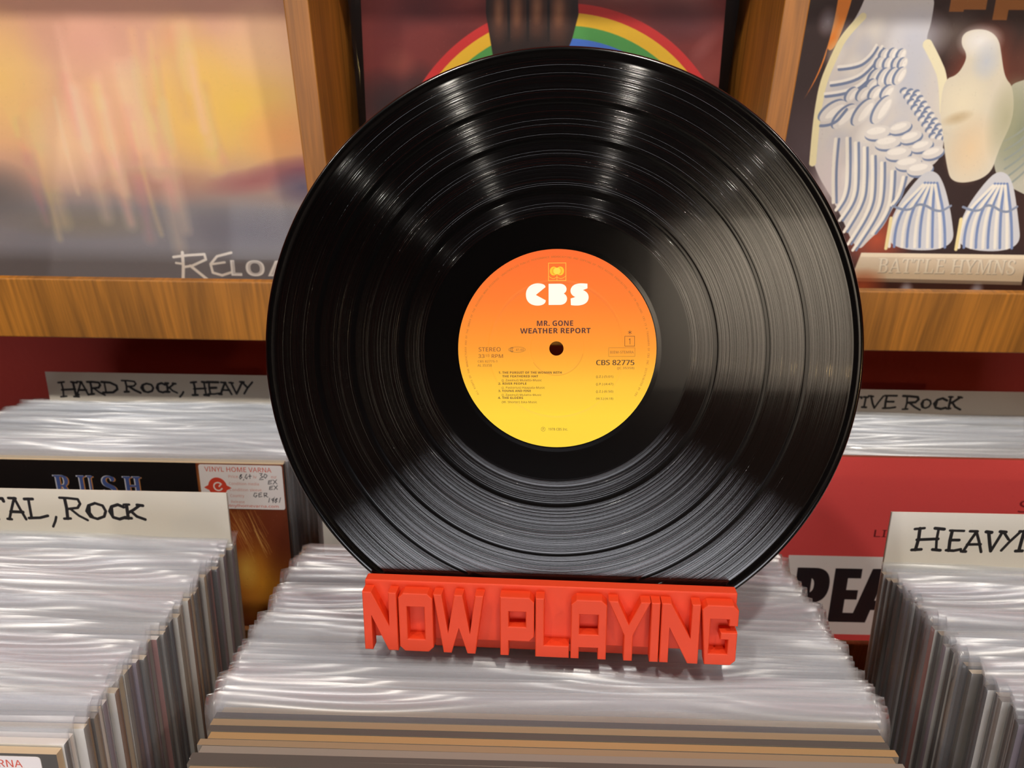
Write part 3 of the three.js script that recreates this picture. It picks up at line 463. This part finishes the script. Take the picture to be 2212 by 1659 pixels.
genreCard(front, 0.240, 0.3155, -0.402, -0.32, [['H', 0.055, 0.112, b(1.04), b(1.09)], ['E', 0.125, 0.157, b(1.04), b(1.086)], ['A', 0.158, 0.203, b(1.038), b(1.086)], ['V', 0.203, 0.236, b(1.04), b(1.085)], ['Y', 0.232, 0.272, b(1.05), b(1.086)], ['M', 0.272, 0.325, b(1.042), b(1.088)], ['E', 0.34, 0.38, b(1.042), b(1.088)], ['T', 0.39, 0.43, b(1.042), b(1.088)], ['A', 0.44, 0.48, b(1.042), b(1.088)], ['L', 0.49, 0.53, b(1.042), b(1.088)]], 'white genre card worded HEAVY in black marker, right of the record stand', '#f0eee6');
genreCard(rear, -0.490, 0.295, -0.672, -0.3775, [['H', 0.040, 0.098, b(1.042), b(1.092)], ['A', 0.09, 0.135, b(1.05), b(1.094)], ['R', 0.135, 0.182, b(1.052), b(1.094)], ['D', 0.18, 0.235, b(1.058), b(1.094)], ['R', 0.250, 0.30, b(1.062), b(1.10)], ['O', 0.305, 0.35, b(1.062), b(1.092)], ['C', 0.355, 0.39, b(1.062), b(1.094)], ['K', 0.388, 0.42, b(1.064), b(1.094)], [',', 0.42, 0.46, b(1.062), b(1.094)], ['H', 0.475, 0.525, b(1.055), b(1.10)], ['E', 0.525, 0.565, b(1.06), b(1.10)], ['A', 0.562, 0.605, b(1.06), b(1.10)], ['V', 0.60, 0.64, b(1.062), b(1.10)], ['Y', 0.635, 0.675, b(1.07), b(1.103)]],
  'white genre card worded HARD ROCK, HEAVY, under the shelf rail', '#d9d2c6', 1.35);
genreCard(rear, 0.207, 0.326, -0.678, -0.385, [['A', 0.02, 0.06, b(1.06), b(1.10)], ['L', 0.07, 0.11, b(1.06), b(1.10)], ['T', 0.12, 0.16, b(1.06), b(1.10)], ['E', 0.17, 0.21, b(1.06), b(1.10)], ['R', 0.22, 0.26, b(1.06), b(1.10)], ['N', 0.275, 0.32, b(1.06), b(1.10)], ['A', 0.33, 0.375, b(1.06), b(1.10)], ['T', 0.378, 0.415, b(1.066), b(1.10)], ['I', 0.418, 0.438, b(1.066), b(1.10)], ['V', 0.44, 0.485, b(1.064), b(1.104)], ['E', 0.488, 0.53, b(1.064), b(1.106)], ['R', 0.55, 0.605, b(1.062), b(1.106)], ['O', 0.605, 0.64, b(1.066), b(1.096)], ['C', 0.645, 0.69, b(1.064), b(1.10)], ['K', 0.69, 0.73, b(1.066), b(1.106)]],
  'white genre card ending in TIVE ROCK, under the shelf rail', '#d9d2cc', 1.35);

// ------------------------------------------------------------------ the vinyl record
const recN = new THREE.Vector3(-0.0518, 0.4652, 0.8837).normalize(), recC = new THREE.Vector3(0.0145, EYE - 0.1763, -0.3465);
{
  const t = thing('vinyl_record', 'black vinyl record with orange-yellow paper label standing upright in the red stand', 'record');
  const up = new THREE.Vector3(-0.019, 0.884, -0.467); up.addScaledVector(recN, -up.dot(recN)).normalize(); const right = new THREE.Vector3().crossVectors(up, recN);
  t.position.copy(recC); t.quaternion.setFromRotationMatrix(new THREE.Matrix4().makeBasis(right, up, recN));
  const lathe = (pts, seg = 192) => { const g = new THREE.LatheGeometry(pts.map(([r, z]) => new THREE.Vector2(r / 1000, z / 1000)), seg); g.rotateX(Math.PI / 2); return g; };
  const GAPS = [[79.2, 1.5], [104.6, 1.3], [123.4, 1.3]], face = [];
  face.push([3.6, 0.98], [50.3, 0.98], [50.6, 0.97], [52.2, 0.86], [52.5, 0.85], [66.2, 0.85], [66.6, 0.85], [67.3, 0.8]);
  for (const [r, w] of GAPS) face.push([r - w - 0.4, 0.8], [r - w, 0.90], [r - w * 0.7, 0.84], [r - w * 0.35, 0.81], [r, 0.80], [r + w * 0.35, 0.81], [r + w * 0.7, 0.84], [r + w, 0.90], [r + w + 0.4, 0.8]);
  face.push([145.2, 0.8], [146.0, 0.82], [147.2, 1.25], [148.4, 1.45], [149.6, 1.4], [150.4, 1.0], [150.8, 0.3], [150.8, -0.3]);
  const back = [[150.4, -1], [149, -1.4], [147, -1.2], [146, -0.8], [52, -0.8], [50.8, -1], [3.6, -1], [3.6, 0.98]];
  const body = lathe([...face, ...back].reverse(), 320);
  part('disc', body, M.vinyl, t);
  // the cut grooves: bands whose sheen spreads across the groove
  // each column is one strip of groove: flat land between the cuts, rounded shoulders, steep walls that the cut sound makes waver
  const gr = rng(77), W_ = 1024, H_ = 512, tilts = [];
  for (let x = 0; x < W_; x++) { const q = (x * 0.618034 + 0.05 * gr()) % 1, d = (x * 0.7548777 + 0.1 * gr()) % 1, loud = 0.75 + 0.5 * vnoise(x / 14, 0.3, 41); tilts.push(q < 0.955 ? [(d + gr() - 1) * 0.24, 0] : q < 0.97 ? [(d - 0.5) * 1.1, 0] : [(d < 0.5 ? -1 : 1) * (0.58 + 0.28 * ((d * 2) % 1)), loud]); }
  const cut = dataTex(W_, H_, (x, y) => { const [a0, l] = tilts[x], a = a0 + 0.03 * (hash(x, y, 8) - 0.5), b = l * 0.26 * (vnoise(x / 3, y / 1.5, 9, 4096, 341) + hash(x, y, 10) - 1) * Math.max(0.05, Math.min(1, (Math.abs(a0) - 0.62) * 6)); const k = Math.hypot(1, Math.tan(a), b); return [127.5 + 127.5 * Math.tan(a) / k, 127.5 + 127.5 * b / k, 127.5 + 127.5 / k]; }, false);
  cut.repeat.set(2, 3);
  const grooves = phys({ color: 0x030303, roughness: 0.115, anisotropy: 1, normalMap: cut, ior: 1.85, clearcoat: 0.5, clearcoatRoughness: 0.05 });
  const bands = [[67.3, 77.6], [80.8, 103.2], [106.0, 122.0], [124.8, 145.4]];
  for (const [r0, r1] of bands) {
    const seg = 256, nr = 6, pos = [], nor = [], uv = [], idx = [];
    for (let i = 0; i <= seg; i++) for (let j = 0; j <= nr; j++) { const a = i / seg * Math.PI * 2, r = (r0 + (r1 - r0) * j / nr) / 1000; pos.push(Math.cos(a) * r, Math.sin(a) * r, 0.00088); nor.push(0, 0, 1); uv.push(r / 0.15, i / seg); }
    for (let i = 0; i < seg; i++) for (let j = 0; j < nr; j++) { const p = i * (nr + 1) + j, q = p + nr + 1; idx.push(p, p + 1, q + 1, p, q + 1, q); }
    const g = new THREE.BufferGeometry(); g.setAttribute('position', new THREE.Float32BufferAttribute(pos, 3)); g.setAttribute('normal', new THREE.Float32BufferAttribute(nor, 3)); g.setAttribute('uv', new THREE.Float32BufferAttribute(uv, 2)); g.setIndex(idx);
    part('groove_band', g, grooves, t);
  }
  // the printed label
  const labelTex = canvasTex(2048, 2048, (g, w) => {
    const k = 1024 / 722, X = (x) => 1024 + (x - 825) * k, Y = (y) => 1024 + (y - 825) * k;
    const q = g.createLinearGradient(0, 0, 0, w); q.addColorStop(0, '#ee6418'); q.addColorStop(0.26, '#f2791a'); q.addColorStop(0.5, '#f49a1e'); q.addColorStop(0.68, '#f8c42c'); q.addColorStop(0.84, '#f9d62e'); q.addColorStop(1, '#f8d82c'); g.fillStyle = q; g.fillRect(0, 0, w, w);
    const F = (s, x0, x1, y0, y1, font = 'bold SIZE sans-serif', c = '#4a2320') => fit(g, s, X(x0), X(x1), Y(y0), Y(y1), font, c), P = 'SIZE sans-serif', thin = '#8a5a20';
    F('MR. GONE', 678, 950, 622, 660); F('WEATHER REPORT', 560, 1074, 676, 714);
    F('STEREO', 252, 420, 816, 845, P, '#7d4718'); F('33', 250, 300, 866, 892, P, '#7d4718'); F('1/3', 304, 334, 866, 884, P, '#7d4718'); F('RPM', 346, 438, 866, 892, P, '#7d4718'); F('CBS 82775-1', 246, 396, 910, 926, P, thin); F('AL 35358', 246, 352, 938, 956, P, thin);
    g.strokeStyle = thin; g.lineWidth = 3; g.beginPath(); g.ellipse(X(536), Y(832), 62 * k, 20 * k, 0, 0, 7); g.stroke(); F('41.60', 528, 588, 824, 842, P, thin); g.lineWidth = 6; g.beginPath(); g.arc(X(500), Y(832), 14 * k, 0.7, 5.6); g.stroke(); g.beginPath(); g.moveTo(X(500), Y(820)); g.lineTo(X(500), Y(852)); g.stroke();
    F('CBS 82775', 1110, 1390, 910, 946, P, '#3a2414'); F('CBS 82775', 1112, 1392, 910, 946, P, '#3a2414'); F('(JC 35358)', 1264, 1390, 960, 976, P, thin);
    g.lineWidth = 4; g.strokeStyle = '#5a3414'; g.strokeRect(X(1320), Y(738), 70 * k, 72 * k); F('1', 1346, 1366, 754, 796, P, '#3a2414'); g.lineWidth = 2.5; g.strokeStyle = thin; g.strokeRect(X(1204), Y(822), 188 * k, 62 * k); F('BIEM-STEMRA', 1212, 1384, 844, 862, P, thin);
    g.lineWidth = 4; g.strokeStyle = '#3a2414'; for (let i = 0; i < 3; i++) { const a = i * Math.PI / 3 + 0.52; g.beginPath(); g.moveTo(X(1356) + Math.cos(a) * 15 * k, Y(710) + Math.sin(a) * 15 * k); g.lineTo(X(1356) - Math.cos(a) * 15 * k, Y(710) - Math.sin(a) * 15 * k); g.stroke(); }
    const D = '#5a3e12', B = 'bold SIZE sans-serif';
    F('1. THE PURSUIT OF THE WOMAN WITH', 400, 866, 992, 1008, B, D); F('THE FEATHERED HAT', 428, 692, 1020, 1035, B, D); F('(J. Zawinul) Mulatto-Music', 424, 718, 1048, 1064, P, D);
    F('2. RIVER PEOPLE', 398, 608, 1074, 1089, B, D); F('(J. Pastorius) Haapala-Music', 424, 742, 1102, 1118, P, D); F('3. YOUNG AND FINE', 398, 640, 1127, 1142, B, D); F('(J. Zawinul) Mulatto-Music', 424, 716, 1156, 1171, P, D); F('4. THE ELDERS', 396, 582, 1178, 1194, B, D); F('(W. Shorter) Iska-Music', 424, 684, 1208, 1224, P, D);
    [['(J.Z.) (5:01)', 1030], ['(J.P.) (4:47)', 1084], ['(J.Z.) (6:50)', 1138], ['(W.S.) (4:18)', 1190]].forEach(([s, y]) => F(s, 1112, 1238, y - 8, y + 8, P, D));
    F('P', 722, 734, 1406, 1424, P, D); g.lineWidth = 2.5; g.strokeStyle = D; g.beginPath(); g.arc(X(728), Y(1415), 15 * k, 0, 7); g.stroke(); F('1978 CBS Inc.', 764, 910, 1406, 1424, P, D);
    // the maker's square emblem
    g.strokeStyle = '#f8c040'; g.lineWidth = 6; g.strokeRect(X(768), Y(204), 126 * k, 128 * k); g.fillStyle = '#f9c224'; for (const dx of [-24, 24]) { g.beginPath(); g.ellipse(X(829 + dx), Y(262), 28 * k, 32 * k, 0, 0, 7); g.fill(); } g.fillStyle = '#fdd84a'; g.beginPath(); g.arc(X(829), Y(262), 24 * k, 0, 7); g.fill(); g.strokeStyle = '#e98a1c'; g.lineWidth = 5; for (const dx of [-24, 24]) { g.beginPath(); g.arc(X(829 + dx * 0.3), Y(262), 26 * k, dx < 0 ? 2 : -1.1, dx < 0 ? 4.3 : 1.1); g.stroke(); } g.strokeStyle = '#f8c040'; g.beginPath(); g.moveTo(X(829), Y(290)); g.lineTo(X(829), Y(332)); g.stroke(); g.beginPath(); g.moveTo(X(772), Y(300)); g.quadraticCurveTo(X(800), Y(330), X(829), Y(304)); g.quadraticCurveTo(X(860), Y(330), X(890), Y(300)); g.stroke();
    // the three fat white capitals
    g.fillStyle = '#fffdf2'; g.beginPath(); g.moveTo(X(676), Y(434)); g.lineTo(X(746), Y(378)); g.quadraticCurveTo(X(744), Y(352), X(690), Y(350)); g.bezierCurveTo(X(628), Y(352), X(602), Y(392), X(603), Y(432)); g.bezierCurveTo(X(602), Y(478), X(632), Y(512), X(690), Y(512)); g.quadraticCurveTo(X(746), Y(510), X(748), Y(474)); g.closePath(); g.fill();
    g.beginPath(); g.moveTo(X(768), Y(354)); g.lineTo(X(850), Y(354)); g.bezierCurveTo(X(906), Y(356), X(912), Y(410), X(878), Y(426)); g.bezierCurveTo(X(916), Y(442), X(912), Y(506), X(852), Y(508)); g.lineTo(X(768), Y(508)); g.closePath(); g.fill();
    g.beginPath(); g.moveTo(X(1050), Y(356)); g.lineTo(X(1050), Y(390)); g.lineTo(X(1018), Y(402)); g.bezierCurveTo(X(1062), Y(418), X(1066), Y(458), X(1050), Y(484)); g.bezierCurveTo(X(1030), Y(514), X(978), Y(518), X(930), Y(510)); g.lineTo(X(928), Y(462)); g.lineTo(X(962), Y(452)); g.bezierCurveTo(X(924), Y(436), X(920), Y(402), X(936), Y(380)); g.bezierCurveTo(X(956), Y(350), X(1004), Y(350), X(1050), Y(356)); g.fill();
    // small print round the rim
    const arcText = (s, r, a0, a1, c, size) => { g.font = `${size}px sans-serif`; g.fillStyle = c; g.textAlign = 'center'; [...s].forEach((ch, i) => { const a = a0 + (a1 - a0) * i / (s.length - 1); g.save(); g.translate(1024 + Math.cos(a) * r, 1024 + Math.sin(a) * r); g.rotate(a + Math.PI / 2); g.fillText(ch, 0, 0); g.restore(); }); g.textAlign = 'left'; };
    arcText('ALL RIGHTS OF THE MANUFACTURER AND OF THE OWNER OF THE RECORDED WORK RESERVED. UNAUTHORISED PUBLIC PERFORMANCE BROADCASTING AND COPYING OF THIS RECORD PROHIBITED. MADE IN HOLLAND. CBS IS A TRADEMARK OF CBS INC. DISTRIBUTED BY CBS', 660 * k, R(150), R(391), '#a8601c', 26);
    g.strokeStyle = rgb(190, 100, 20, 0.25); g.lineWidth = 8; g.beginPath(); g.arc(1024, 1024, 196 * k, 0.2, 2.6); g.stroke();
  });
  const lg = new THREE.RingGeometry(0.0036, 0.0499, 128, 1); lg.translate(0, 0, 0.00105); part('paper_label', lg, std({ map: labelTex, roughness: 0.5, bumpMap: dataTex(512, 512, (x, y) => { const r = Math.hypot(x - 255.5, y - 255.5) / 256; const v = 128 + 90 * Math.exp(-Math.pow((r - 0.68) / 0.012, 2)) - 60 * Math.exp(-Math.pow((r - 0.27) / 0.01, 2)); return [v, v, v]; }, false), bumpScale: 0.0004 }), t);
}

// ------------------------------------------------------------------ the red stand
{
  const t = thing('record_stand', 'red 3D-printed record stand with raised capitals worded NOW PLAYING', 'record stand');
  const yaw = R(-3.36), lean = R(15); t.position.set(0.0124, EYE - 0.3068, -0.2735); t.rotation.order = 'YXZ'; t.rotation.set(-lean, yaw, R(1.7));
  const red = phys({ color: 0xe8441a, roughness: 0.5, bumpMap: dataTex(64, 256, (x, y) => { const v = 128 + 60 * Math.sin(y / 256 * Math.PI * 2 * 16) + 40 * (hash(x, y, 3) - 0.5); return [v, v, v]; }, false), bumpScale: 0.00006 });
  red.bumpMap.repeat.set(40, 260);
  const mm = (g) => { g.scale(0.000985, 0.000985, 0.000985); return metreUV(g); };
  const plate = new RoundedBoxGeometry(188, 32.6, 7, 3, 0.7); plate.translate(0, 16.3, -3.5); part('front_plate', mm(plate), red, t);
  const base = new RoundedBoxGeometry(120, 9, 52, 3, 1); base.translate(0, -4.6, -33); part('base_plate', mm(base), red, t);
  const rest = new RoundedBoxGeometry(100, 40, 5, 3, 1); rest.translate(0, 20, 0); rest.rotateX(R(-12.7)); rest.translate(0, 0.5, -15.5); part('back_rest', mm(rest), red, t);
  // letters in millimetres: outline and holes, left edge at -94, standing proud of the plate
  const L = (pts, holes = []) => { const s = new THREE.Shape(pts.map((p) => new THREE.Vector2(p[0], p[1]))); holes.forEach((h) => s.holes.push(new THREE.Path(h.map((p) => new THREE.Vector2(p[0], p[1]))))); return s; };
  const B = -4, T = 33, m = (B + T) / 2;
  const letter = {
    N: (w) => L([[0, B], [4.3, B], [4.3, 18], [w - 5.2, B], [w, B], [w, T], [w - 4.3, T], [w - 4.3, 12], [4.8, T], [0, T]]),
    O: (w) => L([[2.6, B], [w - 2.6, B], [w, B + 3], [w, T - 3], [w - 2.6, T], [2.6, T], [0, T - 3], [0, B + 3]], [[[4.4, B + 8], [4.4, T - 8.5], [w - 4.4, T - 8.5], [w - 4.4, B + 8]]]),
    W: (w) => L([[4.6, B], [8.8, B], [w / 2, 12], [w - 8.8, B], [w - 4.6, B], [w, T], [w - 4.4, T], [w - 7.2, 9], [w / 2 + 2.2, T], [w / 2 - 2.2, T], [7.2, 9], [4.4, T], [0, T]]),
    P: (w) => L([[0, B], [4.3, B], [4.3, 5.5], [w - 2.4, 5.5], [w, 8.5], [w, T - 3], [w - 2.4, T], [0, T]], [[[4.4, 14.5], [4.4, T - 9], [w - 4.3, T - 9], [w - 4.3, 14.5]]]),
    L: (w) => L([[0, B], [w, B], [w, B + 7.6], [4.4, B + 7.6], [4.4, T], [0, T]]),
    A: (w) => L([[0, B], [4.2, B], [4.2, 3.2], [w - 4.2, 3.2], [w - 4.2, B], [w, B], [w, T - 3], [w - 2.6, T], [2.6, T], [0, T - 3]], [[[4.3, 11.6], [4.3, T - 9], [w - 4.3, T - 9], [w - 4.3, 11.6]]]),
    Y: (w) => L([[w / 2 - 2.2, B], [w / 2 + 2.2, B], [w / 2 + 2.2, 12], [w, T], [w - 4.8, T], [w / 2, 19], [4.8, T], [0, T], [w / 2 - 2.2, 12]]),
    I: (w) => L([[0, B], [w, B], [w, T], [0, T]]),
    G: (w) => L([[2.6, B], [w - 2.6, B], [w, B + 3], [w, 16.4], [w - 8.2, 16.4], [w - 8.2, 12], [w - 4.4, 12], [w - 4.4, B + 7], [4.4, B + 7], [4.4, T - 8.5], [w - 4.4, T - 8.5], [w - 4.4, 20.5], [w, 20.5], [w, T - 3], [w - 2.6, T], [2.6, T], [0, T - 3]]),
  };
  for (const [c, x, w] of [['N', 0.2, 17.6], ['O', 18.6, 17.6], ['W', 36.6, 25.6], ['P', 70.4, 17.2], ['L', 88.2, 17.0], ['A', 106, 17.8], ['Y', 124.4, 20.6], ['I', 145.4, 4.4], ['N', 150.4, 19], ['G', 170, 17.8]]) {
    const g = new THREE.ExtrudeGeometry(letter[c](w), { depth: 6.2, bevelEnabled: true, bevelSize: 0.5, bevelOffset: -0.5, bevelThickness: 0.6, bevelSegments: 2 });
    g.scale(1, 0.893, 1); g.translate(x - 94, 0, 0); const q = part('raised_letter', mm(g), red, t); q.userData.label = `raised capital ${c}`;
  }
}

renderer.render(scene, camera);
